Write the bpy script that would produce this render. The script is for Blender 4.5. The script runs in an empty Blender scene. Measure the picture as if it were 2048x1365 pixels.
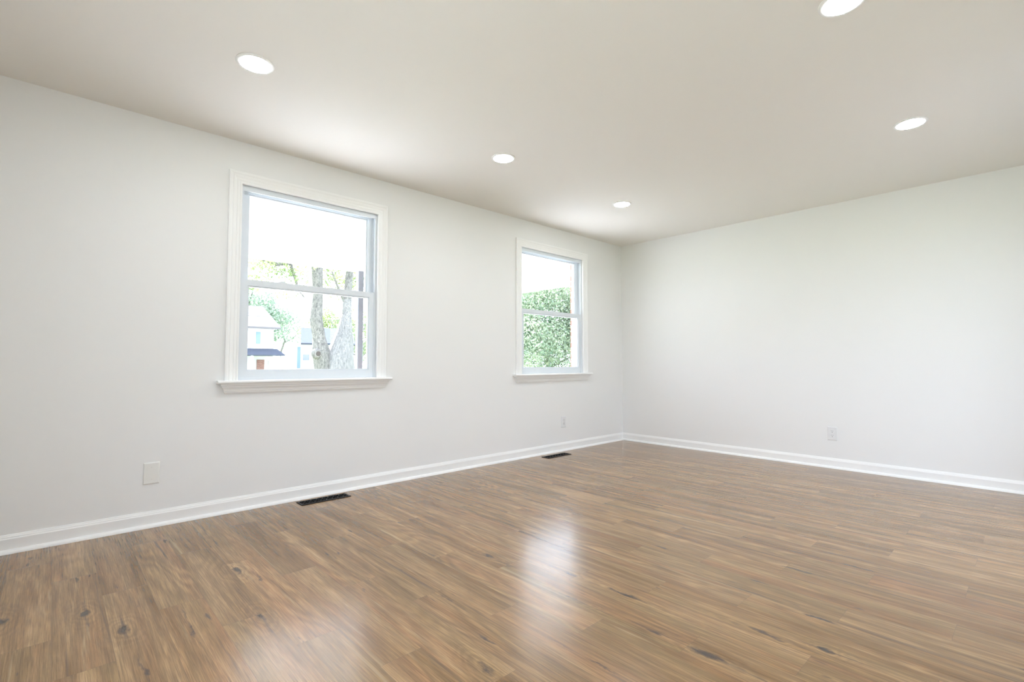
import bpy, bmesh, math, random
from mathutils import Vector, Matrix
from mathutils import noise as mn

random.seed(7)
SC = bpy.context.scene
COL = SC.collection

# ------------------------------------------------------------------ camera
CAM_POS = Vector((-5.2526, -3.5936, 0.9643))
yaw, pitch, roll = 0.819849, 0.044028, 0.000378
fwd = Vector((math.cos(yaw) * math.cos(pitch), math.sin(yaw) * math.cos(pitch), math.sin(pitch)))
rgt = fwd.cross(Vector((0, 0, 1))).normalized()
up = rgt.cross(fwd)
r2 = math.cos(roll) * rgt + math.sin(roll) * up
u2 = -math.sin(roll) * rgt + math.cos(roll) * up
cam = bpy.data.cameras.new('camera')
cam.sensor_width = 36.0
cam.lens = 983.84 * 36.0 / 2048.0
cam.clip_start = 0.02
cam.clip_end = 500
cam_ob = bpy.data.objects.new('camera', cam)
COL.objects.link(cam_ob)
cam_ob.matrix_world = Matrix(((r2.x, u2.x, -fwd.x, CAM_POS.x), (r2.y, u2.y, -fwd.y, CAM_POS.y),
                              (r2.z, u2.z, -fwd.z, CAM_POS.z), (0, 0, 0, 1)))
SC.camera = cam_ob

# ------------------------------------------------------------------ sky, sun, exposure
SKY = (0.83, 0.94, 1.13)
SKY_STRENGTH = 6.0
SUN_STRENGTH = 62.0
LAMP = 118.0
LAMP_COL = (0.95, 0.99, 1.035)
w = bpy.data.worlds.new('sky')
SC.world = w
w.use_nodes = True
bg = w.node_tree.nodes['Background']
bg.inputs[0].default_value = (*SKY, 1)
bg.inputs[1].default_value = SKY_STRENGTH
sun = bpy.data.lights.new('sun', 'SUN')
sun.energy = SUN_STRENGTH
sun.angle = math.radians(1.0)
sun.color = (0.97, 0.98, 1.0)
sun_ob = bpy.data.objects.new('sun', sun)
COL.objects.link(sun_ob)
sun_dir = Vector((0.0, 0.74, 0.67)).normalized()          # towards the sun
sun_ob.rotation_euler = (-sun_dir).to_track_quat('-Z', 'Y').to_euler()
sun_ob.location = (-3, 20, 18)

vs = SC.view_settings
vs.view_transform = 'Standard'
vs.look = 'None'
vs.gamma = 1.0
vs.use_curve_mapping = False
vs.exposure = 0.32
cy = SC.cycles
cy.max_bounces = 12
cy.diffuse_bounces = 8
cy.glossy_bounces = 4
cy.transmission_bounces = 6
cy.transparent_max_bounces = 12
cy.caustics_reflective = False
cy.caustics_refractive = False
cy.sample_clamp_indirect = 6.0
cy.use_denoising = True
cy.denoiser = 'OPENIMAGEDENOISE'
cy.denoising_input_passes = 'RGB_ALBEDO_NORMAL'
cy.denoising_prefilter = 'ACCURATE'
cy.use_adaptive_sampling = True
cy.adaptive_threshold = 0.01


def portal(loc, rot, sx, sz):
    l = bpy.data.lights.new('daylight_portal', 'AREA')
    l.shape = 'RECTANGLE'
    l.size, l.size_y = sx, sz
    l.cycles.is_portal = True
    o = bpy.data.objects.new('daylight_portal', l)
    o.location = loc
    o.rotation_euler = rot
    COL.objects.link(o)


DX = (-2.05, -0.90)                 # sliding door added behind the camera to let in daylight
portal((-3.868, 0.128, 1.505), (math.radians(-90), 0, 0), 1.0, 1.32)
portal((-1.276, 0.125, 1.505), (math.radians(-90), 0, 0), 1.0, 1.32)
portal((-6.135, -2.90, 1.33), (0, math.radians(90), 0), 1.6, 1.55)
portal(((DX[0] + DX[1]) / 2, -4.235, 1.05), (math.radians(90), 0, 0), 1.05, 2.0)
for o_ in list(COL.objects):
    if o_.name.startswith('daylight_portal') and o_.location.x < -6:
        o_.rotation_euler = (0, math.radians(-90), 0)      # light travels towards +x

# ------------------------------------------------------------------ measures
H = 2.44
X0, Y0 = -6.0, -4.1                 # far corners of the room, behind the camera
GZ = -0.55                          # ground outside
WZ0, WZ1 = 0.848, 2.158             # window opening, stool top to head
W1 = (-4.366, -3.370)
W2 = (-1.774, -0.778)
DX = (-2.05, -0.90)                 # unseen sliding door, added for fill light
W3 = (-3.70, -2.10)                 # along y, unseen window added to light the right wall


# ------------------------------------------------------------------ object helpers
def tag(o, label=None, cat=None, group=None, kind=None):
    if label: o['label'] = label
    if cat: o['category'] = cat
    if group: o['group'] = group
    if kind: o['kind'] = kind
    return o


def empty(name, loc=(0, 0, 0), label=None, cat=None, group=None, kind=None):
    o = bpy.data.objects.new(name, None)
    o.empty_display_size = 0.1
    o.location = loc
    COL.objects.link(o)
    return tag(o, label, cat, group, kind)


def obj(name, bm, mat, parent=None, smooth=False, bevel=0.0, seg=2, loc=None):
    """bm is in world coordinates; with a parent the origin is the parent's"""
    me = bpy.data.meshes.new(name)
    bmesh.ops.recalc_face_normals(bm, faces=bm.faces[:])
    if parent is not None:
        p = parent
        off = Vector((0, 0, 0))
        while p is not None:
            off += p.location
            p = p.parent
        bmesh.ops.translate(bm, verts=bm.verts[:], vec=-off)
    elif loc is not None:
        bmesh.ops.translate(bm, verts=bm.verts[:], vec=-Vector(loc))
    bm.to_mesh(me)
    bm.free()
    for m in (mat if isinstance(mat, (list, tuple)) else [mat]):
        me.materials.append(m)
    if smooth:
        for f in me.polygons: f.use_smooth = True
    o = bpy.data.objects.new(name, me)
    COL.objects.link(o)
    if parent is not None: o.parent = parent
    elif loc is not None: o.location = loc
    if bevel > 0:
        md = o.modifiers.new('bevel', 'BEVEL')
        md.width = bevel
        md.segments = seg
        md.limit_method = 'ANGLE'
    return o


def box(bm, a, b, mi=0):
    x0, x1 = sorted((a[0], b[0])); y0, y1 = sorted((a[1], b[1])); z0, z1 = sorted((a[2], b[2]))
    v = [bm.verts.new(p) for p in ((x0, y0, z0), (x1, y0, z0), (x1, y1, z0), (x0, y1, z0),
                                   (x0, y0, z1), (x1, y0, z1), (x1, y1, z1), (x0, y1, z1))]
    for f in ((0, 3, 2, 1), (4, 5, 6, 7), (0, 1, 5, 4), (1, 2, 6, 5), (2, 3, 7, 6), (3, 0, 4, 7)):
        fc = bm.faces.new([v[i] for i in f]); fc.material_index = mi
    return v


def B(*boxes):
    bm = bmesh.new()
    for a, b in boxes: box(bm, a, b)
    return bm


def prism(bm, prof, a, b, axis):
    """extrude a closed profile; prof = list of 2-tuples in the plane normal to axis"""
    def P(p, t):
        if axis == 'x': return (t, p[0], p[1])
        if axis == 'y': return (p[0], t, p[1])
        return (p[0], p[1], t)
    va = [bm.verts.new(P(p, a)) for p in prof]
    vb = [bm.verts.new(P(p, b)) for p in prof]
    n = len(prof)
    for i in range(n):
        bm.faces.new((va[i], va[(i + 1) % n], vb[(i + 1) % n], vb[i]))
    bm.faces.new(va); bm.faces.new(vb[::-1])


def lathe(bm, prof, c, n=48, closed_top=False):
    """prof: (radius, z) from c; rings joined"""
    rings = []
    for r, z in prof:
        if r <= 1e-6:
            rings.append([bm.verts.new((c[0], c[1], c[2] + z))])
        else:
            rings.append([bm.verts.new((c[0] + r * math.cos(2 * math.pi * i / n), c[1] + r * math.sin(2 * math.pi * i / n), c[2] + z)) for i in range(n)])
    for A, Bq in zip(rings[:-1], rings[1:]):
        for i in range(n):
            j = (i + 1) % n
            if len(A) == 1 and len(Bq) == 1: continue
            if len(A) == 1: bm.faces.new((A[0], Bq[i], Bq[j]))
            elif len(Bq) == 1: bm.faces.new((A[i], A[j], Bq[0]))
            else: bm.faces.new((A[i], A[j], Bq[j], Bq[i]))


def tube(bm, pts, rad, n=8, cap=True, bump=0.0):
    pts = [Vector(p) for p in pts]
    rad = rad if isinstance(rad, (list, tuple)) else [rad] * len(pts)
    prev = None
    up0 = Vector((0.13, 0.21, 0.97)).normalized()
    for i, p in enumerate(pts):
        t = (pts[min(i + 1, len(pts) - 1)] - pts[max(i - 1, 0)]).normalized()
        a = t.cross(Vector((1, 0.03, 0.02))) if abs(t.x) < 0.9 else t.cross(up0)
        a.normalize(); b = t.cross(a)
        ring = []
        for k in range(n):
            th = 2 * math.pi * k / n
            d = a * math.cos(th) + b * math.sin(th)
            r = rad[i]
            if bump: r *= 1 + bump * mn.noise((p + d * rad[i]) * 2.2)
            ring.append(bm.verts.new(p + d * r))
        if prev:
            for k in range(n):
                bm.faces.new((prev[k], prev[(k + 1) % n], ring[(k + 1) % n], ring[k]))
        elif cap: bm.faces.new(ring[::-1])
        prev = ring
    if cap: bm.faces.new(prev)


# ------------------------------------------------------------------ node helpers
class NT:
    def __init__(s, name):
        s.m = bpy.data.materials.new(name)
        s.m.use_nodes = True
        s.t = s.m.node_tree
        s.b = s.t.nodes['Principled BSDF']

    def n(s, typ, **kw):
        nd = s.t.nodes.new(typ)
        for k, v in kw.items(): setattr(nd, k, v)
        return nd

    def put(s, sock, v):
        if isinstance(v, bpy.types.NodeSocket): s.t.links.new(v, sock)
        else: sock.default_value = v

    def math(s, op, *a):
        nd = s.n('ShaderNodeMath', operation=op)
        for i, v in enumerate(a): s.put(nd.inputs[i], v)
        return nd.outputs[0]

    def xyz(s, x, y, z):
        nd = s.n('ShaderNodeCombineXYZ')
        for i, v in enumerate((x, y, z)): s.put(nd.inputs[i], v)
        return nd.outputs[0]

    def noise(s, vec, scale=1.0, detail=2.0, rough=0.5, dist=0.0):
        nd = s.n('ShaderNodeTexNoise')
        s.put(nd.inputs['Vector'], vec)
        nd.inputs['Scale'].default_value = scale
        nd.inputs['Detail'].default_value = detail
        nd.inputs['Roughness'].default_value = rough
        nd.inputs['Distortion'].default_value = dist
        return nd.outputs[0]

    def mapr(s, v, a, b, c=0.0, d=1.0, smooth=False):
        nd = s.n('ShaderNodeMapRange')
        if smooth: nd.interpolation_type = 'SMOOTHSTEP'
        s.put(nd.inputs[0], v)
        for i, q in enumerate((a, b, c, d)): nd.inputs[i + 1].default_value = q
        return nd.outputs[0]

    def mix(s, f, a, b, mode='MIX'):
        nd = s.n('ShaderNodeMix', data_type='RGBA', blend_type=mode)
        s.put(nd.inputs[0], f)
        for i, v in ((6, a), (7, b)):
            if isinstance(v, tuple): v = (*v[:3], 1.0)
            s.put(nd.inputs[i], v)
        return nd.outputs[2]

    def bump(s, h, strength=0.2, dist=0.002):
        nd = s.n('ShaderNodeBump')
        nd.inputs['Strength'].default_value = strength
        nd.inputs['Distance'].default_value = dist
        s.put(nd.inputs['Height'], h)
        s.t.links.new(nd.outputs[0], s.b.inputs['Normal'])

    def pos(s):
        g = s.n('ShaderNodeNewGeometry')
        return g.outputs['Position']


def simple(name, col, rough=0.5, spec=0.5, metal=0.0, var=0.04, scale=8.0, bump=0.0, bscale=300, bdist=0.0006):
    t = NT(name)
    P = t.pos()
    f = t.noise(P, scale, 3)
    c = t.mix(f, tuple(max(0, q * (1 - var)) for q in col), tuple(min(1, q * (1 + var)) for q in col))
    t.put(t.b.inputs['Base Color'], c)
    t.b.inputs['Roughness'].default_value = rough
    t.b.inputs['Specular IOR Level'].default_value = spec
    t.b.inputs['Metallic'].default_value = metal
    if bump: t.bump(t.noise(P, bscale, 2), bump, bdist)
    return t.m


M = {}
M['wall'] = simple('wall_paint', (0.80, 0.80, 0.79), 0.65, 0.25, var=0.006, scale=1.5, bump=0.25, bscale=260, bdist=0.0006)
M['ceiling'] = simple('ceiling_paint', (0.815, 0.797, 0.758), 0.9, 0.15, var=0.006, scale=1.2, bump=0.2, bscale=200, bdist=0.0006)
M['trim'] = simple('white_trim_paint', (0.86, 0.86, 0.85), 0.32, 0.5, var=0.005)
M['vinyl'] = simple('white_vinyl', (0.70, 0.74, 0.78), 0.35, 0.5, var=0.005)
M['plate'] = simple('cover_plate_plastic', (0.80, 0.795, 0.76), 0.35, 0.5, var=0.01)
M['outlet'] = simple('outlet_plastic', (0.74, 0.745, 0.745), 0.3, 0.5, var=0.01)
M['slot'] = simple('outlet_slot_dark', (0.12, 0.12, 0.12), 0.6)
M['black'] = simple('black_metal', (0.006, 0.006, 0.0065), 0.42, 0.22, var=0.2, scale=60)
M['duct'] = simple('duct_shade_black', (0.004, 0.004, 0.004), 0.9, 0.1)
M['screw'] = simple('painted_screw', (0.72, 0.71, 0.68), 0.4, 0.5)
M['metal'] = simple('galvanised_metal', (0.5, 0.5, 0.5), 0.4, 0.5, metal=0.8)
M['porch_white'] = simple('porch_white_paint', (0.84, 0.84, 0.84), 0.6, 0.3, var=0.01)
M['post'] = simple('porch_post_grey', (0.075, 0.087, 0.10), 0.5, 0.4, var=0.08)
M['concrete'] = simple('pale_concrete', (0.60, 0.61, 0.615), 0.9, 0.2, var=0.05, scale=3)
M['bounce_grey'] = simple('bounce_dark_grey', (0.27, 0.26, 0.25), 0.9, 0.2, var=0.1, scale=5)  # dark grey keeps the bounce from the added rear paving low
M['lawn'] = simple('lawn_grass', (0.17, 0.20, 0.13), 0.95, 0.1, var=0.25, scale=2)
M['siding'] = simple('white_siding', (0.62, 0.62, 0.61), 0.7, 0.3, var=0.02)
M['shutter'] = simple('blue_shutter', (0.13, 0.19, 0.27), 0.6, 0.3)
M['roof'] = simple('grey_shingles', (0.058, 0.064, 0.082), 0.95, 0.0, var=0.2, scale=6)
M['roof_pale'] = simple('pale_shingles', (0.11, 0.105, 0.11), 0.95, 0.0, var=0.15, scale=6)
M['far_glass'] = simple('far_window_glass', (0.15, 0.17, 0.2), 0.1, 0.5)
M['wire'] = simple('utility_wire', (0.05, 0.05, 0.05), 0.7)


def emission(name, col, strength):
    t = NT(name)
    t.b.inputs['Base Color'].default_value = (0.9, 0.9, 0.9, 1)
    t.b.inputs['Emission Color'].default_value = (*col, 1)
    t.b.inputs['Emission Strength'].default_value = strength
    t.b.inputs['Roughness'].default_value = 0.4
    return t.m


M['lens'] = emission('led_lens', LAMP_COL, LAMP)


def glass_mat():
    t = NT('window_glass')
    t.t.nodes.remove(t.b)
    out = t.t.nodes['Material Output']
    tr = t.n('ShaderNodeBsdfTransparent'); tr.inputs[0].default_value = (0.985, 0.992, 0.99, 1)
    gl = t.n('ShaderNodeBsdfGlossy'); gl.inputs['Roughness'].default_value = 0.0
    fr = t.n('ShaderNodeFresnel')
    g = t.n('ShaderNodeNewGeometry')
    t.put(fr.inputs[0], t.mapr(g.outputs['Backfacing'], 0, 1, 1.3, 1 / 1.3))   # same reflection from either face of the pane
    mx = t.n('ShaderNodeMixShader')
    t.t.links.new(fr.outputs[0], mx.inputs[0])
    t.t.links.new(tr.outputs[0], mx.inputs[1])
    t.t.links.new(gl.outputs[0], mx.inputs[2])
    t.t.links.new(mx.outputs[0], out.inputs[0])
    return t.m


M['glass'] = glass_mat()


def brick_mat():
    t = NT('red_brick')
    P = t.pos()
    sp = t.n('ShaderNodeSeparateXYZ'); t.put(sp.inputs[0], P)
    v = t.xyz(t.math('ADD', sp.outputs[0], sp.outputs[1]), sp.outputs[2], 0.0)
    br = t.n('ShaderNodeTexBrick')
    t.put(br.inputs['Vector'], v)
    br.inputs['Color1'].default_value = (0.20, 0.075, 0.055, 1)
    br.inputs['Color2'].default_value = (0.27, 0.13, 0.10, 1)
    br.inputs['Mortar'].default_value = (0.30, 0.28, 0.26, 1)
    br.inputs['Scale'].default_value = 1.0
    br.inputs['Brick Width'].default_value = 0.2
    br.inputs['Row Height'].default_value = 0.067
    br.inputs['Mortar Size'].default_value = 0.006
    t.put(t.b.inputs['Base Color'], br.outputs[0])
    t.b.inputs['Roughness'].default_value = 0.9
    return t.m


M['brick'] = brick_mat()


def bark_mat():
    t = NT('oak_bark')
    P = t.pos()
    sp = t.n('ShaderNodeSeparateXYZ'); t.put(sp.inputs[0], P)
    v = t.xyz(sp.outputs[0], sp.outputs[1], t.math('MULTIPLY', sp.outputs[2], 0.4))
    a = t.noise(v, 26, 5, 0.75, 0.8)
    f = t.mapr(a, 0.38, 0.6)
    c = t.mix(f, (0.042, 0.04, 0.038), (0.21, 0.195, 0.182))
    b = t.noise(P, 1.5, 2)
    c = t.mix(t.math('MULTIPLY', b, 0.5), c, (0.09, 0.095, 0.085))
    t.put(t.b.inputs['Base Color'], c)
    t.b.inputs['Roughness'].default_value = 0.95
    t.bump(a, 0.8, 0.03)
    return t.m


M['bark'] = bark_mat()


def leaf_mat(name, a, b, trans=0.45):
    t = NT(name)
    t.t.nodes.remove(t.b)
    out = t.t.nodes['Material Output']
    P = t.pos()
    f = t.mapr(t.noise(P, 1.7, 3, 0.7), 0.35, 0.65)
    c = t.mix(f, a, b)
    d = t.n('ShaderNodeBsdfDiffuse'); t.put(d.inputs[0], c)
    tl = t.n('ShaderNodeBsdfTranslucent'); t.put(tl.inputs[0], c)
    mx = t.n('ShaderNodeMixShader'); mx.inputs[0].default_value = trans
    t.t.links.new(d.outputs[0], mx.inputs[1]); t.t.links.new(tl.outputs[0], mx.inputs[2])
    t.t.links.new(mx.outputs[0], out.inputs[0])
    return t.m


M['leaf_oak'] = leaf_mat('oak_leaves', (0.11, 0.16, 0.07), (0.33, 0.37, 0.18), 0.12)
M['leaf_far'] = leaf_mat('far_leaves', (0.11, 0.16, 0.12), (0.26, 0.33, 0.24), 0.12)
M['leaf_bush'] = leaf_mat('broad_leaves', (0.08, 0.13, 0.085), (0.31, 0.36, 0.25), 0.10)


# ------------------------------------------------------------------ floor material: 152 mm by 914 mm planks running away from the window wall
PW, PL = 0.1524, 0.9144
KNOTS = [  # x, y, half width across the grain, half length along it, strength
    (-5.132, -1.055, .022, .050, .9), (-5.032, -1.309, .028, .050, .95), (-5.015, -1.658, .016, .045, .8),
    (-4.596, -1.025, .030, .060, .85), (-4.544, -1.182, .010, .045, .7), (-4.644, -1.54, .022, .060, .7),
    (-4.223, -2.366, .022, .055, .75), (-3.368, -2.904, .020, .075, .9), (-3.324, -3.078, .022, .030, .95),
    (-3.646, -2.808, .026, .080, .9), (-4.857, -1.494, .012, .110, .7), (-4.115, -2.25, .014, .060, .7),
    (-5.359, -0.933, .022, .060, .9), (-3.836, -1.473, .014, .060, .7), (-3.668, -2.272, .018, .055, .6),
    (-3.115, -3.0, .014, .080, .9), (-3.652, -2.617, .010, .050, .8), (-3.482, -2.386, .018, .14, .8),
    (-2.687, -2.804, .014, .12, .85), (-1.507, -2.451, .016, .05, .7), (-3.633, -1.68, .018, .06, .75),
    (-3.493, -2.097, .018, .06, .7), (-5.3, -0.169, .016, .030, .8), (-5.31, -0.267, .006, .040, .7),
    (-4.411, -0.8, .012, .05, .6), (-4.58, -0.564, .016, .045, .65), (-3.08, -2.72, .010, .10, .8),
    (-2.45, -2.95, .010, .16, .75), (-2.9, -2.2, .010, .08, .7), (-3.95, -2.62, .010, .09, .7),
    (-2.2, -2.2, .010, .09, .6), (-5.10, -0.62, .012, .03, .5), (-4.05, -1.9, .012, .08, .6),
]


C_DARK = (0.1766, 0.0919, 0.0331)
C_LIGHT = (0.3523, 0.2178, 0.1064)
C_GREY = (0.2337, 0.1466, 0.0637)
C_WARM = (0.2768, 0.1443, 0.0644)


def floor_mat():
    t = NT('oak_plank_floor')
    P = t.pos()
    sp = t.n('ShaderNodeSeparateXYZ'); t.put(sp.inputs[0], P)
    x, y = sp.outputs[0], sp.outputs[1]
    a = t.math('DIVIDE', t.math('ADD', x, 4.616), PW)
    k = t.math('FLOOR', a)
    u = t.math('SUBTRACT', a, k)
    cls = t.math('FLOORED_MODULO', k, 3.0)
    bb = t.math('DIVIDE', t.math('ADD', t.math('ADD', y, 2.745), t.math('MULTIPLY', cls, 0.3048)), PL)
    j = t.math('FLOOR', bb)
    v = t.math('SUBTRACT', bb, j)
    wn = t.n('ShaderNodeTexWhiteNoise', noise_dimensions='3D')
    t.put(wn.inputs['Vector'], t.xyz(k, j, 3.7))
    rs = t.n('ShaderNodeSeparateColor'); t.put(rs.inputs[0], wn.outputs['Color'])
    r1, rr2, r3 = rs.outputs[0], rs.outputs[1], rs.outputs[2]
    ox = t.math('MULTIPLY', r1, 31.0)
    oy = t.math('MULTIPLY', rr2, 17.0)
    oz = t.math('MULTIPLY', r3, 23.0)

    def grain(sx, sy, detail=3, rough=0.55, dist=0.0):
        return t.noise(t.xyz(t.math('ADD', t.math('MULTIPLY', x, sx), ox), t.math('ADD', t.math('MULTIPLY', y, sy), oy), oz), 1.0, detail, rough, dist)

    # knots: ragged dark cores, thin tails along the grain, rings round the large ones
    wx = t.math('ADD', x, t.math('MULTIPLY', t.math('SUBTRACT', t.noise(t.xyz(t.math('MULTIPLY', x, 22.0), t.math('MULTIPLY', y, 9.0), 1.3), 1.0, 3, 0.6), 0.5), 0.045))
    wy = t.math('ADD', y, t.math('MULTIPLY', t.math('SUBTRACT', t.noise(t.xyz(t.math('MULTIPLY', x, 30.0), t.math('MULTIPLY', y, 12.0), 7.3), 1.0, 3, 0.6), 0.5), 0.09))
    kn = None
    tail = None
    ring = None
    for (kx, ky, rx, ry, s) in KNOTS:
        rx, ry = rx * 1.15, ry * 1.2
        dx = t.math('DIVIDE', t.math('SUBTRACT', wx, kx), rx)
        dy = t.math('DIVIDE', t.math('SUBTRACT', wy, ky), ry)
        dd = t.math('ADD', t.math('MULTIPLY', dx, dx), t.math('MULTIPLY', dy, dy))
        d = t.math('SQRT', dd)
        f = t.math('MULTIPLY', t.mapr(d, 0.0, 1.15, 1.0, 0.0, True), s)
        kn = f if kn is None else t.math('MAXIMUM', kn, f)
        d2 = t.math('ADD', t.math('MULTIPLY', t.math('MULTIPLY', dx, dx), 8.0), t.math('MULTIPLY', t.math('MULTIPLY', dy, dy), 0.085))
        f2 = t.math('MULTIPLY', t.mapr(d2, 0.0, 1.0, 1.0, 0.0, True), s)
        tail = f2 if tail is None else t.math('MAXIMUM', tail, f2)
        if rx >= .0205:
            ring = d if ring is None else t.math('MINIMUM', ring, d)
    wob = grain(60, 18, 4, 0.75)
    kn = t.mapr(t.math('ADD', kn, t.math('MULTIPLY', t.math('SUBTRACT', wob, 0.5), 1.3)), 0.28, 1.0, 0, 1, True)
    tail = t.math('MULTIPLY', t.math('MULTIPLY', tail, 0.75), t.mapr(grain(70, 3, 3, 0.7), 0.42, 0.62, 0, 1, True))

    broad = grain(11, 0.7, 4, 0.62, 0.6)
    col = t.mix(t.mapr(broad, 0.34, 0.66), C_DARK, C_LIGHT)
    col = t.mix(t.mapr(grain(9.0, 0.55, 3, 0.6, 0.3), 0.46, 0.66, 0, 0.75), col, C_GREY)      # grey olive drift
    col = t.mix(t.mapr(grain(8.0, 0.5, 3, 0.6, 0.3), 0.50, 0.68, 0, 0.8), col, C_WARM)        # warm drift
    # cathedral figure
    warp = grain(4.0, 0.75, 2)
    fig = t.math('SINE', t.math('MULTIPLY', warp, 90.0))
    amp = t.mapr(grain(1.7, 0.5, 1), 0.40, 0.62, 0.02, 0.13)
    val = t.math('ADD', 1.0, t.math('MULTIPLY', fig, amp))
    rf = t.math('SINE', t.math('ADD', t.math('MULTIPLY', ring, 9.5), t.math('MULTIPLY', grain(16, 5, 3), 13.0)))
    val = t.math('MULTIPLY', val, t.math('ADD', 1.0, t.math('MULTIPLY', rf, t.mapr(ring, 0.8, 3.6, 0.10, 0.0, True))))
    # fine lines and pores
    fine = grain(210, 5, 4, 0.78)
    val = t.math('MULTIPLY', val, t.mapr(fine, 0.28, 0.72, 0.70, 1.26))
    pore = grain(420, 9, 2, 0.6)
    val = t.math('MULTIPLY', val, t.mapr(pore, 0.30, 0.62, 0.72, 1.10))
    mid = grain(55, 1.5, 4, 0.65)
    val = t.math('MULTIPLY', val, t.mapr(mid, 0.3, 0.7, 0.82, 1.16))
    # plank to plank
    val = t.math('MULTIPLY', val, t.mapr(r3, 0, 1, 0.90, 1.10))
    col = t.mix(1.0, col, t.xyz(val, val, val), 'MULTIPLY')
    # dark mineral streaks along the grain
    st = t.mapr(grain(32, 0.8, 3, 0.6, 0.5), 0.63, 0.74, 0, 0.7, True)
    col = t.mix(st, col, (0.095, 0.066, 0.045))
    st2 = t.mapr(grain(42, 5.5, 2, 0.5, 0.3), 0.71, 0.79, 0, 0.85, True)
    col = t.mix(st2, col, (0.075, 0.055, 0.042))
    lt = t.mapr(grain(38, 1.1, 3, 0.6, 0.4), 0.62, 0.74, 0, 0.5, True)
    col = t.mix(lt, col, (0.42, 0.30, 0.17))
    halo = t.mapr(kn, 0.0, 0.5, 0, 0.45)
    col = t.mix(tail, col, (0.07, 0.05, 0.038))
    col = t.mix(halo, col, (0.13, 0.085, 0.055))
    col = t.mix(t.math('MULTIPLY', kn, 0.9), col, (0.04, 0.031, 0.026))
    # joints
    e = t.math('MULTIPLY', t.math('MINIMUM', u, t.math('SUBTRACT', 1.0, u)), PW)
    e2 = t.math('MULTIPLY', t.math('MINIMUM', v, t.math('SUBTRACT', 1.0, v)), PL)
    ed = t.mapr(t.math('MINIMUM', e, e2), 0.0003, 0.0013, 0.30, 0.0)
    col = t.mix(ed, col, (0.09, 0.065, 0.05))
    t.put(t.b.inputs['Base Color'], col)
    t.put(t.b.inputs['Roughness'], t.mapr(mid, 0.2, 0.8, 0.21, 0.28))
    t.b.inputs['Specular IOR Level'].default_value = 0.3
    t.b.inputs['Coat Weight'].default_value = 0.35
    t.b.inputs['Coat Roughness'].default_value = 0.18
    h = t.math('SUBTRACT', t.math('ADD', t.math('MULTIPLY', fine, 0.5), t.math('MULTIPLY', mid, 0.3)), t.math('MULTIPLY', ed, 1.5))
    t.bump(h, 0.35, 0.0008)
    return t.m


M['floor'] = floor_mat()

# ------------------------------------------------------------------ room shell
T = 0.13
obj('floor', B(((X0, Y0, -0.12), (0, 0, 0))), M['floor']); bpy.data.objects['floor']['kind'] = 'structure'
tag(obj('ceiling', B(((X0 - T, Y0 - T, H), (0 + T, 0 + T, H + 0.2))), M['ceiling']), kind='structure')


def wall_with_holes(axis, a0, a1, t0, t1, z0, z1, holes):
    """axis x: wall runs along x between a0 and a1, thickness t0..t1 in y; holes (lo, hi, zlo, zhi)"""
    bm = bmesh.new()
    def bx(p0, p1, q0, q1):
        if axis == 'x': box(bm, (p0, t0, q0), (p1, t1, q1))
        else: box(bm, (t0, p0, q0), (t1, p1, q1))
    cur = a0
    for lo, hi, zl, zh in sorted(holes):
        bx(cur, lo, z0, z1); bx(lo, hi, z0, zl); bx(lo, hi, zh, z1)
        cur = hi
    bx(cur, a1, z0, z1)
    bmesh.ops.remove_doubles(bm, verts=bm.verts[:], dist=1e-5)
    # drop the inner faces that two neighbouring pieces share
    seen = {}
    for f in bm.faces:
        seen.setdefault(tuple(sorted(v.index for v in f.verts)), []).append(f)
    bm.verts.index_update()
    seen = {}
    for f in bm.faces:
        seen.setdefault(frozenset(v.index for v in f.verts), []).append(f)
    bmesh.ops.delete(bm, geom=[f for fs in seen.values() if len(fs) > 1 for f in fs], context='FACES_ONLY')
    return bm


hz0, hz1 = WZ0 - 0.022, WZ1 + 0.002
tag(obj('wall_left', wall_with_holes('x', X0 - T, T, 0, T, -0.12, H, [(W1[0], W1[1], hz0, hz1), (W2[0], W2[1], hz0, hz1)]), M['wall']), kind='structure')
tag(obj('wall_right', B(((0, Y0 - T, -0.12), (T, 0, H))), M['wall']), kind='structure')
tag(obj('wall_back', wall_with_holes('x', X0 - T, 0, Y0 - T, Y0, -0.12, H, [(DX[0], DX[1], 0.0, 2.10)]), M['wall']), kind='structure')
tag(obj('wall_rear', wall_with_holes('y', Y0, 0, X0 - T, X0, -0.12, H, [(W3[0], W3[1], 0.50, 2.15)]), M['wall']), kind='structure')
# brick veneer outside the window wall
tag(obj('wall_outside', wall_with_holes('x', X0 - T, 0.30, T + 0.005, 0.235, GZ, H + 0.15,
        [(W1[0] - 0.06, W1[1] + 0.06, WZ0 - 0.04, WZ1 + 0.05), (W2[0] - 0.06, W2[1] + 0.058, WZ0 - 0.04, WZ1 + 0.05)]), M['brick']), kind='structure')

# baseboards with a shoe moulding
BB = [(0, 0), (0.012, 0), (0.012, 0.068), (0.0118, 0.071), (0.0095, 0.0755), (0.0088, 0.079), (0.0085, 0.081), (0.0062, 0.0855), (0.0050, 0.0895), (0.0042, 0.092), (0, 0.092)]
SH = [(0.012, 0), (0.030, 0)] + [(0.012 + 0.018 * math.cos(q), 0.020 * math.sin(q)) for q in [math.radians(d) for d in (12, 28, 45, 62, 78)]] + [(0.012, 0.020)]


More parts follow.
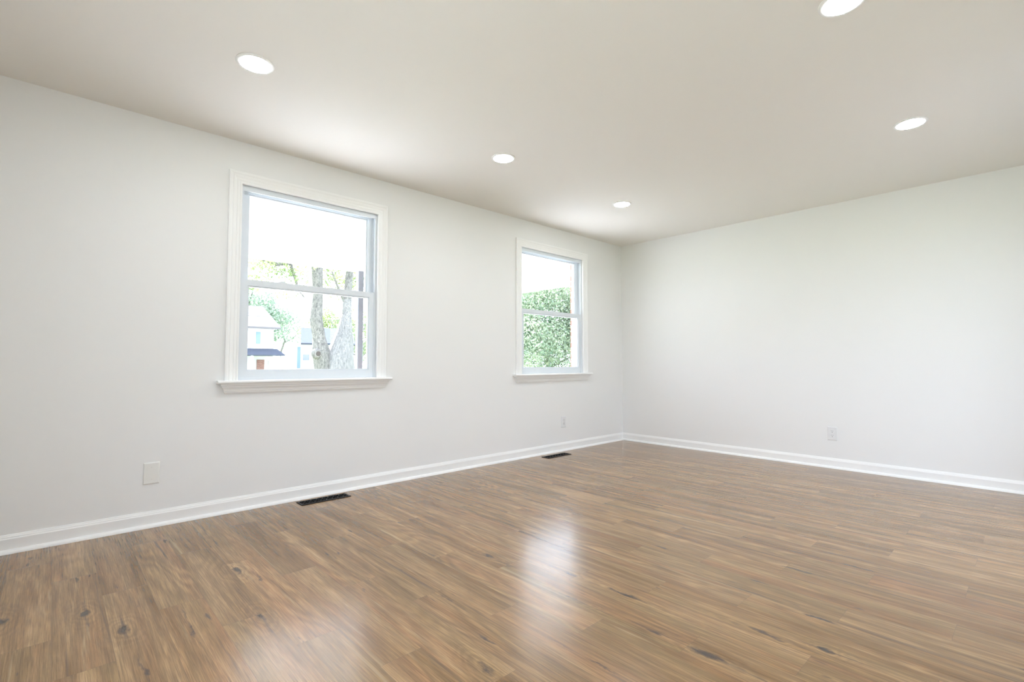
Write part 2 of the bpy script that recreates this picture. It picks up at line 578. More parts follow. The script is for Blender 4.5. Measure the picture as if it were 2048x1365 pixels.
def baseboard(name, a, b, n):
    """straight run from a to b on the floor, n = direction into the room; ends mitred for inside corners"""
    a, b, n = Vector(a), Vector(b), Vector(n)
    d = (b - a).normalized()
    def run(prof):
        bm = bmesh.new()
        va = [bm.verts.new(a + n * p + d * p + Vector((0, 0, q))) for p, q in prof]
        vb = [bm.verts.new(b + n * p - d * p + Vector((0, 0, q))) for p, q in prof]
        m = len(prof)
        for i in range(m): bm.faces.new((va[i], va[(i + 1) % m], vb[(i + 1) % m], vb[i]))
        bm.faces.new(va); bm.faces.new(vb[::-1])
        return bm
    o = tag(obj(name, run(BB), M['trim']), kind='structure')
    obj('shoe_molding', run(SH), M['trim'], o)


baseboard('baseboard_left', (X0, 0, 0), (0, 0, 0), (0, -1, 0))
baseboard('baseboard_right', (0, 0, 0), (0, Y0, 0), (-1, 0, 0))
baseboard('baseboard_back', (0, Y0, 0), (DX[1] + 0.08, Y0, 0), (0, 1, 0))
baseboard('baseboard_back', (DX[0] - 0.08, Y0, 0), (X0, Y0, 0), (0, 1, 0))
baseboard('baseboard_rear', (X0, Y0, 0), (X0, 0, 0), (1, 0, 0))

# ------------------------------------------------------------------ windows
CAS = [(0.000, 0.0), (0.000, 0.0105), (0.003, 0.0125), (0.010, 0.0125), (0.0125, 0.0105), (0.016, 0.0105), (0.022, 0.0125), (0.029, 0.0132),
       (0.031, 0.0115), (0.035, 0.0118), (0.045, 0.0150), (0.053, 0.0165), (0.0545, 0.0145), (0.058, 0.0150), (0.064, 0.0180), (0.070, 0.0195),
       (0.077, 0.0195), (0.080, 0.0175), (0.080, 0.0)]


def framed_window(name, x0, x1, n):
    root = empty(name, ((x0 + x1) / 2, 0, WZ0), kind='structure')
    z0, z1 = WZ0, WZ1
    # casing on three sides, mitred
    bm = bmesh.new()
    rv = 0.004
    cols = []
    for u, dep in CAS:
        uu = u - rv + 0.0
        cols.append([bm.verts.new((x0 - uu, -dep, z0)), bm.verts.new((x0 - uu, -dep, z1 + uu)),
                     bm.verts.new((x1 + uu, -dep, z1 + uu)), bm.verts.new((x1 + uu, -dep, z0))])
    for i in range(len(cols)):
        A, C = cols[i], cols[(i + 1) % len(cols)]
        for s in range(3): bm.faces.new((A[s], A[s + 1], C[s + 1], C[s]))
    bm.faces.new([c[0] for c in cols]); bm.faces.new([c[3] for c in cols][::-1])
    obj('window_casing', bm, M['trim'], root)
    # stool with horns and a rounded nose
    prof = [(0.020, z0 - 0.020), (-0.050, z0 - 0.020), (-0.055, z0 - 0.016), (-0.057, z0 - 0.010), (-0.055, z0 - 0.004), (-0.050, z0), (0.020, z0)]
    bm = bmesh.new()
    prism(bm, [p for p in prof if p[0] < 0.001] + [(0.0, z0), (0.0, z0 - 0.02)], x0 - 0.118, x1 + 0.112, 'x')
    box(bm, (x0, 0.0, z0 - 0.020), (x1, 0.020, z0))
    obj('window_stool', bm, M['trim'], root)
    # apron, a crown-like moulding with returned ends
    ap = [(0.010, 0.0), (0.012, 0.005), (0.016, 0.009), (0.016, 0.014), (0.019, 0.018), (0.020, 0.026), (0.024, 0.034), (0.030, 0.042), (0.033, 0.050), (0.038, 0.055), (0.040, 0.066)]
    bm = bmesh.new()
    zb = z0 - 0.020 - 0.066
    L, R = x0 - 0.070, x1 + 0.066
    rings = []
    for d, q in ap:
        rings.append([bm.verts.new((L - d + 0.01, 0, zb + q)), bm.verts.new((L - d + 0.01, -d, zb + q)), bm.verts.new((R + d - 0.01, -d, zb + q)), bm.verts.new((R + d - 0.01, 0, zb + q))])
    for A, C in zip(rings[:-1], rings[1:]):
        for s in range(4): bm.faces.new((A[s], A[(s + 1) % 4], C[(s + 1) % 4], C[s]))
    bm.faces.new(rings[0][::-1]); bm.faces.new(rings[-1])
    obj('window_apron', bm, M['trim'], root)
    # vinyl frame: jambs with tracks, head, sill
    fw = 0.020
    bm = bmesh.new()
    for s, xa in ((1, x0), (-1, x1)):
        box(bm, (xa, 0.014, z0), (xa + s * 0.012, T, z1))
        box(bm, (xa + s * 0.012, 0.014, z0), (xa + s * fw, 0.0195, z1))        # inner lip
        box(bm, (xa + s * 0.012, 0.056, z0), (xa + s * fw, 0.060, z1))        # parting bead
        box(bm, (xa + s * 0.012, 0.098, z0), (xa + s * fw, T, z1))            # outer stop
    box(bm, (x0 + 0.012, 0.020, z1 - 0.010), (x1 - 0.012, T - 0.001, z1 - 0.0005))
    box(bm, (x0 + 0.0005, 0.0135, z1 - 0.038), (x1 - 0.0005, 0.0198, z1 - 0.0005))
    box(bm, (x0 + fw, 0.054, z1 - 0.024), (x1 - fw, 0.0598, z1 - 0.010))
    box(bm, (x0 + fw, 0.098, z1 - 0.024), (x1 - fw, T - 0.001, z1 - 0.010))
    box(bm, (x0 + fw, 0.0198, z0 + 0.0005), (x1 - fw, 0.060, z0 + 0.0158))
    box(bm, (x0 + fw, 0.060, z0 + 0.0005), (x1 - fw, T + 0.05, z0 + 0.012))
    obj('window_frame', bm, M['vinyl'], root)

    def sash(nm, ya, yb, za, zb_, bot, top, side):
        xa, xb = x0 + 0.0135, x1 - 0.0135
        bm = bmesh.new()
        gx0, gx1, gz0, gz1 = x0 + side, x1 - side, za + bot, zb_ - top
        box(bm, (xa, ya, za), (gx0, yb, zb_)); box(bm, (gx1, ya, za), (xb, yb, zb_))
        box(bm, (gx0, ya, za), (gx1, yb, gz0)); box(bm, (gx0, ya, gz1), (gx1, yb, zb_))
        # glazing bead, set back
        g = 0.008
        box(bm, (gx0, ya + 0.008, gz0), (gx0 + g, yb - 0.006, gz1)); box(bm, (gx1 - g, ya + 0.008, gz0), (gx1, yb - 0.006, gz1))
        box(bm, (gx0 + g, ya + 0.008, gz0), (gx1 - g, yb - 0.006, gz0 + g)); box(bm, (gx0 + g, ya + 0.008, gz1 - g), (gx1 - g, yb - 0.006, gz1))
        o = obj(nm, bm, M['vinyl'], root)
        ym = (ya + yb) / 2 + 0.004
        obj('glass_pane', B(((gx0 + 0.001, ym, gz0 + 0.001), (gx1 - 0.001, ym + 0.004, gz1 - 0.001))), M['glass'], o)
        return o
    lo = sash('lower_sash', 0.020, 0.054, z0 + 0.016, 1.523, 0.045, 0.040, 0.059)
    sash('upper_sash', 0.061, 0.096, 1.488, z1 - 0.012, 0.035, 0.030, 0.062)
    # cam lock on the meeting rail
    bm = bmesh.new()
    for cx in ((x0 * 0.72 + x1 * 0.28),) if n == 1 else ((x0 + x1) / 2,):
        box(bm, (cx - 0.028, 0.026, 1.523), (cx + 0.028, 0.050, 1.528))
        box(bm, (cx - 0.012, 0.024, 1.528), (cx + 0.020, 0.040, 1.535))
    obj('sash_lock', bm, M['vinyl'], lo)
    # outside trim between vinyl frame and brick
    bm = bmesh.new()
    e = 0.058
    box(bm, (x0 - e, T + 0.006, z0 - 0.03), (x0 + 0.006, T + 0.03, z1 + 0.04)); box(bm, (x1 - 0.006, T + 0.006, z0 - 0.03), (x1 + e, T + 0.03, z1 + 0.04))
    box(bm, (x0 + 0.006, T + 0.006, z1 - 0.006), (x1 - 0.006, T + 0.03, z1 + 0.04))
    obj('outside_trim', bm, M['porch_white'], root)
    return root


framed_window('window_1', *W1, 1)
framed_window('window_2', *W2, 2)

# added window in the unseen rear wall, lights the room from behind
root = empty('fill_window', (X0, (W3[0] + W3[1]) / 2, 0.50), kind='structure')
bm = bmesh.new()
ya, yb, za, zb = W3[0], W3[1], 0.50, 2.15
for q0, q1, s0, s1 in ((ya, ya + .05, za, zb), (yb - .05, yb, za, zb), (ya + .05, yb - .05, za, za + .05), (ya + .05, yb - .05, zb - .05, zb), ((ya + yb) / 2 - .03, (ya + yb) / 2 + .03, za + .05, zb - .05)):
    box(bm, (X0 - 0.10, q0, s0), (X0 - 0.04, q1, s1))
obj('window_frame', bm, M['vinyl'], root)
bm = bmesh.new()
for q0, q1, s0, s1 in ((ya - .08, ya, za - .08, zb + .08), (yb, yb + .08, za - .08, zb + .08), (ya, yb, za - .08, za), (ya, yb, zb, zb + .08)):
    box(bm, (X0, q0, s0), (X0 + 0.018, q1, s1))
obj('window_casing', bm, M['trim'], root)
obj('glass_pane', B(((X0 - 0.072, ya + .05, za + .05), (X0 - 0.068, yb - .05, zb - .05))), M['glass'], root)

# added sliding door behind the camera, out of view, brings in fill daylight
door = empty('fill_door', ((DX[0] + DX[1]) / 2, Y0, 0), kind='structure')
bm = bmesh.new()
n3 = (DX[1] - DX[0]) / 2
for k in range(2):
    a0, a1 = DX[0] + n3 * k + .01, DX[0] + n3 * (k + 1) - .01
    yy = Y0 - 0.05 - 0.04 * k
    for p0, p1, s0, s1 in ((a0, a0 + .06, 0.02, 2.08), (a1 - .06, a1, 0.02, 2.08), (a0 + .06, a1 - .06, 0.02, 0.10), (a0 + .06, a1 - .06, 2.02, 2.08)):
        box(bm, (p0, yy - 0.015, s0), (p1, yy + 0.015, s1))
obj('fill_door_frame', bm, M['vinyl'], door)
for k in range(2):
    a0, a1 = DX[0] + n3 * k + .01, DX[0] + n3 * (k + 1) - .01
    yy = Y0 - 0.05 - 0.04 * k
    obj('glass_pane', B(((a0 + .06, yy - .002, 0.10), (a1 - .06, yy + .002, 2.02))), M['glass'], door)
bm = bmesh.new()
for p0, p1, s0, s1 in ((DX[0] - .08, DX[0], 0, 2.18), (DX[1], DX[1] + .08, 0, 2.18), (DX[0], DX[1], 2.10, 2.18)):
    box(bm, (p0, Y0, s0), (p1, Y0 + 0.018, s1))
obj('fill_door_casing', bm, M['trim'], door)

# ------------------------------------------------------------------ recessed ceiling lights
LIGHTS = [
    (-4.565, -1.000, 'round white recessed ceiling light nearest the camera, above the left window'),
    (-2.920, -1.003, 'round white recessed ceiling light between the left window and the right window'),
    (-1.425, -0.990, 'small-looking round recessed ceiling light nearest the corner, in front of the right window'),
    (-1.433, -3.098, 'round recessed ceiling light nearest the bare right wall'),
    (-2.934, -3.090, 'round recessed ceiling light cut off by the top edge of the photo'),
    (-4.570, -3.090, 'round recessed ceiling light out of view above the camera, added for light'),  # unseen sixth lamp of the grid, added for its light
]
for i, (lx, ly, lab) in enumerate(LIGHTS):
    t = empty('recessed_light', (lx, ly, H), lab, 'ceiling light', 'recessed lights in the ceiling')
    if i == 0:
        bm = bmesh.new()
        lathe(bm, [(0.0700, -0.0005), (0.0860, -0.0005), (0.0860, -0.0028), (0.0835, -0.0052), (0.0745, -0.0068), (0.0700, -0.0060), (0.0700, -0.0005)], (lx, ly, H), 64)
        ring = obj('trim_ring', bm, M['trim'], t, smooth=True)
        ring.modifiers.new('split', 'EDGE_SPLIT').split_angle = math.radians(40)
        bm = bmesh.new()
        lathe(bm, [(0.0699, -0.0010), (0.0699, -0.0062), (0.0660, -0.0078), (0.0500, -0.0090), (0.0, -0.0096)], (lx, ly, H), 64)
        lens = obj('lens', bm, M['lens'], t, smooth=True)
        lens['label'] = 'glowing round diffuser'
    else:
        for src in (ring, lens):
            c = src.copy(); COL.objects.link(c); c.parent = t

# ------------------------------------------------------------------ wall plates
def bevel_plate(bm, c, wd, hg, n, th=0.0055):
    """plate centred at c on a wall, n = outward normal (axis aligned)"""
    n = Vector(n); s = Vector((abs(n.y), abs(n.x), 0))
    c = Vector(c); z = Vector((0, 0, 1))
    prof = [(0, 0.0), (0, th * 0.35), (0.0025, th * 0.85), (0.006, th), ]
    rings = []
    for ins, d in prof:
        a, b = wd / 2 - ins, hg / 2 - ins
        rings.append([bm.verts.new(c + s * p + z * q + n * d) for p, q in ((-a, -b), (a, -b), (a, b), (-a, b))])
    for A, C in zip(rings[:-1], rings[1:]):
        for k in range(4): bm.faces.new((A[k], A[(k + 1) % 4], C[(k + 1) % 4], C[k]))
    bm.faces.new(rings[0][::-1]); bm.faces.new(rings[-1])


def disc(bm, c, n, r, d0, d1, seg=16, sx=1.0, flat=None):
    n = Vector(n); s = Vector((abs(n.y), abs(n.x), 0)); z = Vector((0, 0, 1)); c = Vector(c)
    ra, rb = [], []
    for i in range(seg):
        th = 2 * math.pi * i / seg
        p, q = r * math.cos(th) * sx, r * math.sin(th)
        if flat: q = max(-flat, min(flat, q))
        ra.append(bm.verts.new(c + s * p + z * q + n * d0)); rb.append(bm.verts.new(c + s * p + z * q + n * d1))
    for i in range(seg): bm.faces.new((ra[i], ra[(i + 1) % seg], rb[(i + 1) % seg], rb[i]))
    bm.faces.new(ra[::-1]); bm.faces.new(rb)


pl = empty('blank_cover_plate', (-4.806, 0, 0.3125), 'plain off-white rectangular cover plate without holes, low on the wall left of the left window', 'wall plate')
bm = bmesh.new(); bevel_plate(bm, (-4.806, 0, 0.3125), 0.079, 0.125, (0, -1, 0), 0.006); obj('plate', bm, M['plate'], pl)
for dz in (0.035, -0.035):
    bm = bmesh.new(); disc(bm, (-4.806, 0, 0.3125 + dz), (0, -1, 0), 0.0032, 0.0058, 0.0067); obj('screw', bm, M['screw'], pl)


def outlet(c, n, lab):
    t = empty('wall_outlet', c, lab, 'wall outlet', 'wall outlets')
    bm = bmesh.new(); bevel_plate(bm, c, 0.076, 0.122, n, 0.0055); obj('plate', bm, M['outlet'], t)
    nn = Vector(n); s = Vector((abs(nn.y), abs(nn.x), 0))
    for dz in (0.0195, -0.0195):
        cc = Vector(c) + Vector((0, 0, dz))
        bm = bmesh.new(); disc(bm, cc, n, 0.0172, 0.005, 0.0075, 28, 1.0, 0.0142)
        rec = obj('receptacle', bm, M['outlet'], t)
        bm = bmesh.new()
        for ds, hh in ((-0.0064, 0.0075), (0.0064, 0.0062)):
            a = cc + s * (ds - 0.0012) + nn * 0.0070 + Vector((0, 0, 0.0055 - hh / 2)); b = cc + s * (ds + 0.0012) + nn * 0.0078 + Vector((0, 0, 0.0055 + hh / 2))
            box(bm, a, b)
        disc(bm, cc + Vector((0, 0, -0.0075)), n, 0.0028, 0.0070, 0.0078, 12)
        sl = obj('slots', bm, M['slot'], rec); sl['label'] = 'dark plug slots'
    bm = bmesh.new(); disc(bm, c, n, 0.0030, 0.005, 0.0064); obj('screw', bm, M['screw'], t)


outlet((-1.123, 0, 0.3145), (0, -1, 0), 'white duplex wall outlet on the window wall, below the right window')
outlet((0, -2.276, 0.3155), (-1, 0, 0), 'white duplex wall outlet low on the bare right wall')


# ------------------------------------------------------------------ floor registers with scrollwork
def register(c, lab):
    cx, cyy = c
    t = empty('floor_register', (cx, cyy, 0), lab, 'floor vent', 'black floor registers along the window wall')
    L, Wd, b = 0.350, 0.104, 0.014
    zt = 0.0055
    # frame: bevelled rectangle ring
    bm = bmesh.new()
    prof = [(0, 0.0002), (0, 0.002), (0.004, zt), (b, zt), (b, 0.0022)]
    rings = []
    for ins, z in prof:
        a, q = L / 2 - ins, Wd / 2 - ins
        rings.append([bm.verts.new((cx + p, cyy + r, z)) for p, r in ((-a, -q), (a, -q), (a, q), (-a, q))])
    for A, C in zip(rings[:-1], rings[1:]):
        for k in range(4): bm.faces.new((A[k], A[(k + 1) % 4], C[(k + 1) % 4], C[k]))
    obj('frame', bm, M['black'], t)
    pan = obj('duct_shade', B(((cx - L / 2 + b - 0.001, cyy - Wd / 2 + b - 0.001, 0.0004), (cx + L / 2 - b + 0.001, cyy + Wd / 2 - b + 0.001, 0.0016))), M['duct'], t)  # black sheet stands for the dark of the duct below
    # scroll grille
    bm = bmesh.new()
    hw, hl = Wd / 2 - b, L / 2 - b
    zc, r = 0.0042, 0.0017
    n = 8
    step = 2 * hl / n
    for i in range(n):
        x = cx - hl + step * (i + 0.5)
        for s in (1, -1):
            pts = []
            for q in range(22):            # spiral scrolls, mirrored about the long axis
                th = q * 0.42
                rad = 0.0165 * (1 - q / 26)
                pts.append((x + s * rad * math.cos(th) * 1.02, cyy + s * (0.019 - rad * math.sin(th) * 0.95) , zc))
            tube(bm, pts, r, 6)
        tube(bm, [(x - step / 2, cyy - hw, zc), (x - step / 4, cyy - 0.012, zc), (x, cyy, zc), (x + step / 4, cyy + 0.012, zc), (x + step / 2, cyy + hw, zc)], r, 6)
    tube(bm, [(cx - hl, cyy, zc), (cx + hl, cyy, zc)], 0.0016, 6)
    obj('scroll_grille', bm, M['black'], t)


register((-3.8225, -0.1245), 'black scrollwork floor register beneath the left window, nearer the camera')
register((-1.402, -0.149), 'black scrollwork floor register near the far corner, beneath the right window')

# ------------------------------------------------------------------ porch
PY = 2.02
px1 = 0.13
tag(obj('porch_floor', B(((X0 - 1.2, 0.236, GZ), (0.6, PY + 0.2, -0.12))), M['concrete'], loc=(-3, 1.2, GZ)), kind='structure')
pr = empty('porch_roof', (-3, 1.1, 2.2), 'flat white porch ceiling and beam seen through the tops of both windows', 'porch roof')
bm = bmesh.new()
box(bm, (X0 - 1.2, 0.236, 2.36), (px1, PY, 2.55))
obj('soffit', bm, M['porch_white'], pr)
bm = bmesh.new()
box(bm, (X0 - 1.2, PY - 0.14, 2.058), (px1, PY, 2.36))
box(bm, (px1 - 0.12, 0.236, 2.058), (px1, PY - 0.14, 2.36))
obj('beam', bm, M['porch_white'], pr)
bm = bmesh.new()
for i in range(22):
    q = 0.30 + i * 0.075
    box(bm, (X0 - 1.2, q, 2.356), (px1 - 0.12, q + 0.066, 2.36))
obj('beadboard', bm, M['porch_white'], pr)
pp = empty('porch_post', (-2.587, 1.91, -0.12), 'slim white porch post with dark grey front, at the right edge of the left window', 'post')
obj('shaft', B(((-2.640, 1.880, -0.09), (-2.568, 1.925, 2.058))), M['porch_white'], pp, bevel=0.003)
dn = obj('front_strip', B(((-2.636, 1.862, -0.05), (-2.573, 1.8795, 2.05))), M['post'], pp, bevel=0.003); dn['label'] = 'dark grey strip'  # dark grey box over the post's house-facing side
obj('base_plate', B(((-2.66, 1.835, -0.12), (-2.545, 1.95, -0.09))), M['porch_white'], pp, bevel=0.004)

# ------------------------------------------------------------------ ground outside
tag(obj('ground', B(((-120, PY + 0.2, GZ - 0.3), (160, 220, GZ)), ((-120, -80, GZ - 0.3), (X0 - 1.2, PY + 0.2, GZ)), ((0.6, -80, GZ - 0.3), (160, PY + 0.2, GZ)),
                    ((X0 - 1.2, -80, GZ - 0.3), (0.6, Y0 - T, GZ))), M['lawn'], loc=(0, 60, GZ)), kind='structure')
tag(obj('bounce_terrace', B(((X0 - 3, Y0 - 5.5, GZ), (2, Y0 - T - 0.01, -0.12))), M['bounce_grey'], loc=(-3, -6, GZ)), kind='structure')  # unseen paving added to bounce neutral light through the rear door
tag(obj('bounce_slab', B(((-10.5, -9.0, GZ), (X0 - 1.25, 14.0, GZ + 0.02))), M['concrete'], loc=(-9, 0, GZ)), kind='structure')  # unseen pale slab added to bounce light up through the rear-wall window
tag(obj('bounce_walk', B(((X0 - 1.2, PY + 0.2, GZ), (4.0, PY + 3.4, GZ + 0.02))), M['concrete'], loc=(-3, 4, GZ)), kind='structure')  # pale strip added to bounce sunlight in through the window wall
tag(obj('street', B(((-110, 20, GZ), (150, 27, GZ + 0.02))), M['concrete'], loc=(0, 23, GZ)), kind='structure')


def at(dx, Y, s=None):
    """point on the line of sight with x/y slope dx at world distance Y; s = z slope"""
    d = Y - CAM_POS.y
    return (CAM_POS.x + dx * d, Y, CAM_POS.z + (s or 0) * d)


# ------------------------------------------------------------------ trees
def leaves(bm, blobs, size, rng, flat=0.75):
    for (c, r, n) in blobs:
        c = Vector(c)
        for _ in range(n):
            while True:
                p = Vector((rng.uniform(-1, 1), rng.uniform(-1, 1), rng.uniform(-1, 1)))
                if 0.15 < p.length < 1: break
            p = c + Vector((p.x * r, p.y * r, p.z * r * flat))
            a = Vector((rng.gauss(0, 1), rng.gauss(0, 1), rng.gauss(0, 1))).normalized()
            b = a.cross(Vector((rng.gauss(0, 1), rng.gauss(0, 1), rng.gauss(0, 1)))).normalized()
            s = size * rng.uniform(0.6, 1.3)
            v = [bm.verts.new(p + a * s), bm.verts.new(p + b * s * 0.42), bm.verts.new(p - a * s), bm.verts.new(p - b * s * 0.42)]
            bm.faces.new(v)


rng = random.Random(11)
OY = 11.0
tr = empty('oak_tree', at(0.425, OY)[:2] + (GZ,), 'large grey-barked tree with a forked double trunk outside the left window', 'tree')
bm = bmesh.new()
def trunkpts(L): return [at((a + b) / 2, OY, s) for a, b, s in L], [(b - a) / 2 * (OY - CAM_POS.y) * 0.97 for a, b, s in L]
gs = (GZ - CAM_POS.z) / (OY - CAM_POS.y)
pA, rA = trunkpts([(.385, .425, gs - .02), (.388, .420, gs + .03), (.388, .425, -.015), (.382, .419, .020), (.383, .409, .050), (.376, .402, .09), (.3815, .4015, .136), (.377, .400, .202), (.371, .392, .30), (.36, .378, .45), (.352, .366, .62)])
tube(bm, pA, rA, 20, True, 0.10)
pB, rB = trunkpts([(.402, .490, gs - .02), (.408, .476, gs + .03), (.402, .471, -.015), (.408, .471, .012), (.421, .469, .036), (.432, .466, .065), (.443, .4635, .102), (.447, .464, .15), (.452, .468, .21), (.462, .476, .31), (.475, .487, .46)])
tube(bm, pB, rB, 20, True, 0.10)
# limbs
def limb(bm, pts, r0, r1):
    n = len(pts)
    tube(bm, pts, [r0 + (r1 - r0) * i / (n - 1) for i in range(n)], 10, True, 0.1)
limb(bm, [at(.385, OY, .24), at(.36, OY - .3, .225), at(.335, OY - .6, .198), at(.31, OY - .9, .190), at(.285, OY - 1.0, .196)], .12, .04)
limb(bm, [at(.335, OY - .6, .198), at(.345, OY - .7, .17), at(.352, OY - .8, .145), at(.365, OY - .9, .13)], .05, .02)
limb(bm, [at(.455, OY, .22), at(.48, OY + .3, .235), at(.52, OY + .6, .25), at(.56, OY + .9, .26)], .12, .05)
limb(bm, [at(.447, OY, .13), at(.435, OY - .3, .155), at(.42, OY - .5, .19)], .05, .02)
limb(bm, [at(.38, OY, .33), at(.34, OY + 1, .36), at(.28, OY + 2, .38)], .13, .05)
# dead knot where a limb was cut
cpt = Vector(at(.3945, OY - .25, .018))
tube(bm, [cpt + Vector((0, .10, 0)), cpt + Vector((0, .03, 0)), cpt + Vector((0, -.01, 0))], [.17, .14, .10], 14)
obj('trunk', bm, M['bark'], tr)
kb = bmesh.new(); tube(kb, [cpt + Vector((0, -.008, 0)), cpt + Vector((0, -.016, 0))], [.075, .065], 12)
M['hole'] = simple('knot_hole', (0.05, 0.04, 0.035), 0.95)
obj('knot_hole', kb, M['hole'], tr)
bm = bmesh.new()
bl = []
for (dx, s, r, n, dyy) in ((.27, .20, .5, 90, -1), (.285, .172, .45, 80, -.8), (.30, .195, .5, 90, -1), (.325, .185, .45, 80, -.6), (.345, .165, .4, 70, -.8), (.355, .195, .45, 70, -.4), (.415, .185, .4, 70, .3),
                           (.425, .165, .4, 70, .6), (.44, .19, .45, 90, .2), (.455, .17, .4, 60, .8), (.47, .165, .4, 80, .5), (.475, .19, .4, 80, .4), (.33, .14, .35, 45, -.5), (.27, .145, .35, 50, -.9), (.475, .115, .3, 30, .4), (.43, .135, .3, 30, .5),
                           (.3, .24, 1.0, 160, 0), (.36, .27, 1.2, 200, 0), (.44, .27, 1.2, 200, 0), (.52, .26, 1.1, 160, .5), (.25, .30, 1.3, 200, 1.5), (.34, .38, 1.8, 300, 1), (.46, .40, 1.8, 300, 1), (.40, .52, 2.0, 300, 1), (.56, .34, 1.4, 200, 1)):
    bl.append((at(dx, OY + dyy, s), r, n))
bl = [(c, r, int(n * (4.2 if r < .6 else 2.0))) for c, r, n in bl]
leaves(bm, bl, 0.042, rng)
fo = obj('foliage', bm, M['leaf_oak'], tr)


def tree(name, x, y, h, cr, lab, cat, group, mat, nl, ls, trunk_r=0.16, low=0.35, seed=1, squash=1.0):
    rg = random.Random(seed)
    t = empty(name, (x, y, GZ), lab, cat, group)
    bm = bmesh.new()
    top = GZ + h * 0.8
    pts = [(x + rg.uniform(-.1, .1) * i, y, GZ - 0.05 + (top - GZ) * i / 5) for i in range(6)]
    tube(bm, pts, [trunk_r * (1 - 0.14 * i) for i in range(6)], 10, True, 0.1)
    for k in range(7):
        zz = GZ + h * rg.uniform(low, 0.75); th = rg.uniform(0, 6.28); l = cr * rg.uniform(.5, .85)
        limb(bm, [(x, y, zz), (x + l * .5 * math.cos(th), y + l * .5 * math.sin(th), zz + .25 * l), (x + l * math.cos(th), y + l * math.sin(th), zz + .6 * l)], trunk_r * .4, trunk_r * .12)
    obj('trunk', bm, M['bark'], t)
    bm = bmesh.new()
    bl = []
    nb = 26 if nl < 20000 else 60
    zc = GZ + h * (low + 1) / 2; hz = h * (1 - low) / 2
    for k in range(nb):
        while True:
            p = Vector((rg.uniform(-1, 1), rg.uniform(-1, 1), rg.uniform(-1, 1)))
            if p.length < 1: break
        bl.append(((x + p.x * cr * .8, y + p.y * cr * .8, zc + p.z * hz * .85), cr * rg.uniform(.28, .45), nl // nb))
    leaves(bm, bl, ls, rg, 0.8)
    obj('foliage', bm, mat, t)
    return t


tree('shade_tree', 7.6, 8.4, 5.6, 2.5, 'dense dark green tree filling the view through the right window', 'tree', None, M['leaf_bush'], 56000, 0.048, 0.10, 0.02, 5)
q = at(.272, 52); tree('background_tree', q[0] - .6, 52, 9.6, 4.2, 'bluish green tree rising behind the left neighbouring house', 'tree', 'trees behind the houses', M['leaf_far'], 12000, 0.15, .3, .25, 21)
q = at(.325, 68); tree('background_tree', q[0], 68, 9.6, 3.6, 'thin pale tree above the gap between the two neighbouring houses', 'tree', 'trees behind the houses', M['leaf_far'], 1500, 0.2, .2, .35, 22)
q = at(.43, 60); tree('background_tree', q[0], 60, 8.8, 4.2, 'hazy green tree behind the blue-roofed house and the forked trunk', 'tree', 'trees behind the houses', M['leaf_oak'], 3200, 0.22, .3, .3, 23)
q = at(.485, 50); tree('background_tree', q[0], 50, 7.8, 2.6, 'hazy green tree seen between the forked trunk and the porch post', 'tree', 'trees behind the houses', M['leaf_oak'], 2200, 0.2, .25, .2, 24)

# ------------------------------------------------------------------ neighbouring houses
HY = 35.0
dyH = HY - CAM_POS.y
def hx(dx): return CAM_POS.x + dx * dyH
def hz(s): return CAM_POS.z + s * dyH
h1 = empty('neighbour_house', (hx(.24), HY + 4, GZ), 'white two-storey house with pale gable roof and blue-grey porch roof, left of the tree', 'house')
xr = hx(.3085)
obj('walls', B(((hx(.12), HY, GZ), (xr, HY + 8, hz(.064)))), M['siding'], h1)
bm = bmesh.new()
prism(bm, [(HY - .5, hz(.063)), (HY + 4, hz(.063) + 1.9), (HY + 8.5, hz(.063)), (HY + 8.5, hz(.063) + .15), (HY + 4, hz(.063) + 2.1), (HY - .5, hz(.063) + .15)], hx(.112), xr + .35, 'x')
obj('roof', bm, M['roof_pale'], h1)
bm = bmesh.new()
prism(bm, [(HY, hz(.064)), (HY + 4, hz(.063) + 1.85), (HY + 8, hz(.064))], hx(.12), xr, 'x')
obj('gable_wall', bm, M['siding'], h1)
bm = bmesh.new()
prism(bm, [(HY, hz(.0265)), (HY - 1.8, hz(.0145)), (HY - 1.8, hz(.0125)), (HY, hz(.0125))], hx(.18), hx(.315), 'x')
obj('porch_roof', bm, M['roof'], h1)
obj('brick_panel', B(((hx(.2792), HY - .06, GZ), (hx(.2925), HY, hz(.0055)))), M['brick'], h1)
for k in (.2595, .2965, .3105):
    obj('porch_column', B(((hx(k) - .08, HY - 1.75, GZ), (hx(k) + .08, HY - 1.59, hz(.0125)))), M['siding'], h1)
for k in (.2772, .2500):
    obj('shutter', B(((hx(k), HY - .05, hz(.0354)), (hx(k) + .30, HY, hz(.0577)))), M['shutter'], h1)
wn_ = obj('house_window', B(((hx(.2595), HY - .03, hz(.0354)), (hx(.2755), HY, hz(.0577)))), M['siding'], h1)
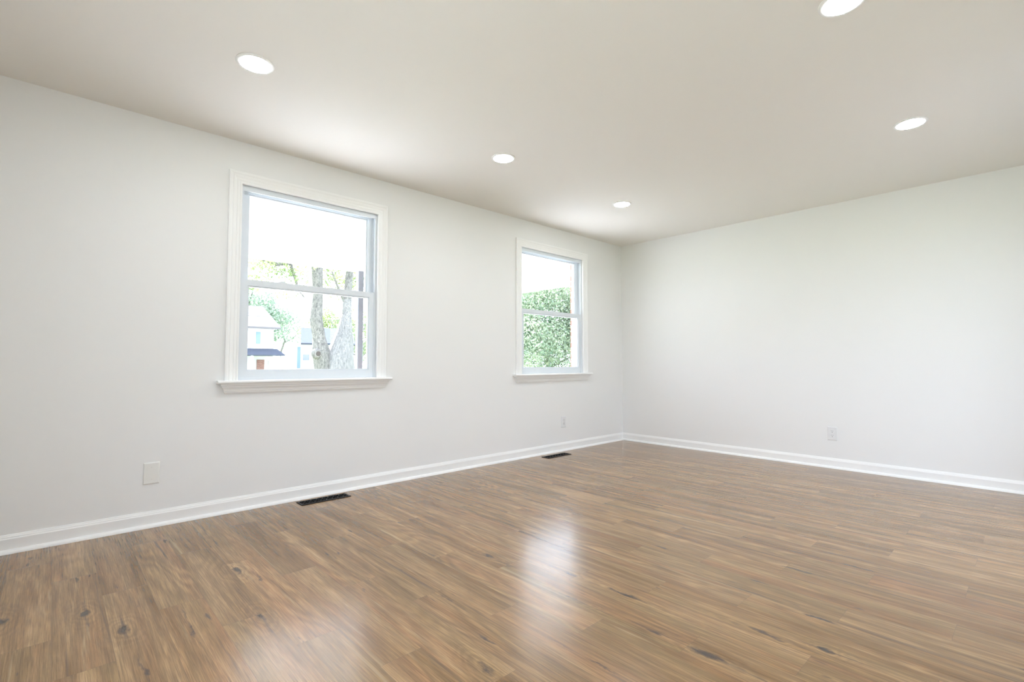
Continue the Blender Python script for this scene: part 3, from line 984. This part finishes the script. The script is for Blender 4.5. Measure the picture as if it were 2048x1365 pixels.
obj('pane', B(((hx(.2605), HY - .035, hz(.0364)), (hx(.2745), HY - .03, hz(.0567)))), M['siding'], wn_)
obj('front_door', B(((hx(.3000), HY - .05, GZ), (hx(.3055), HY, hz(.0035)))), M['siding'], h1)

HY = 44.0
dyH = HY - CAM_POS.y
h2 = empty('neighbour_house', (hx(.3595), HY, GZ), 'low white house with blue-grey shingle roof and tall blue shutter, behind the forked tree', 'house')
obj('walls', B(((hx(.340), HY, GZ), (hx(.452), HY + 7, hz(.037)))), M['siding'], h2)
bm = bmesh.new()
prism(bm, [(HY - .5, hz(.0355)), (HY + 3.5, hz(.066) + .25), (HY + 7.5, hz(.0355)), (HY + 7.5, hz(.0355) + .15), (HY + 3.5, hz(.066) + .4), (HY - .5, hz(.0355) + .15)], hx(.3595), hx(.462), 'x')
obj('roof', bm, M['roof'], h2)
bm = bmesh.new()
prism(bm, [(HY, hz(.037)), (HY + 3.5, hz(.066) + .2), (HY + 7, hz(.037))], hx(.3598), hx(.452), 'x')
obj('gable_wall', bm, M['siding'], h2)
for k in (.3533, .4330):
    obj('shutter', B(((hx(k), HY - .05, hz(-.0112)), (hx(k + .0062), HY, hz(.0313)))), M['shutter'], h2)
wn_ = obj('house_window', B(((hx(.3615), HY - .04, hz(-.004)), (hx(.3765), HY, hz(.018)))), M['siding'], h2)
obj('pane', B(((hx(.3635), HY - .05, hz(.0045)), (hx(.3755), HY - .04, hz(.0165)))), M['far_glass'], wn_)

h2.rotation_euler = (0, 0, -math.atan(.36))

# utility wires across the street
for a, b, lab in (((-30, 30, 4.9), (60, 31, 5.2), 'thin black utility wire crossing behind the tree, upper of the two'), ((-30, 30, 4.3), (60, 31, 4.55), 'thin black utility wire crossing behind the tree, lower of the two')):
    bm = bmesh.new()
    pts = [Vector(a).lerp(Vector(b), i / 12) - Vector((0, 0, 0.5 * math.sin(math.pi * i / 12))) for i in range(13)]
    tube(bm, pts, 0.012, 5)
    tag(obj('utility_wire', bm, M['wire'], loc=tuple(pts[6])), lab, 'wire', 'utility wires outside')
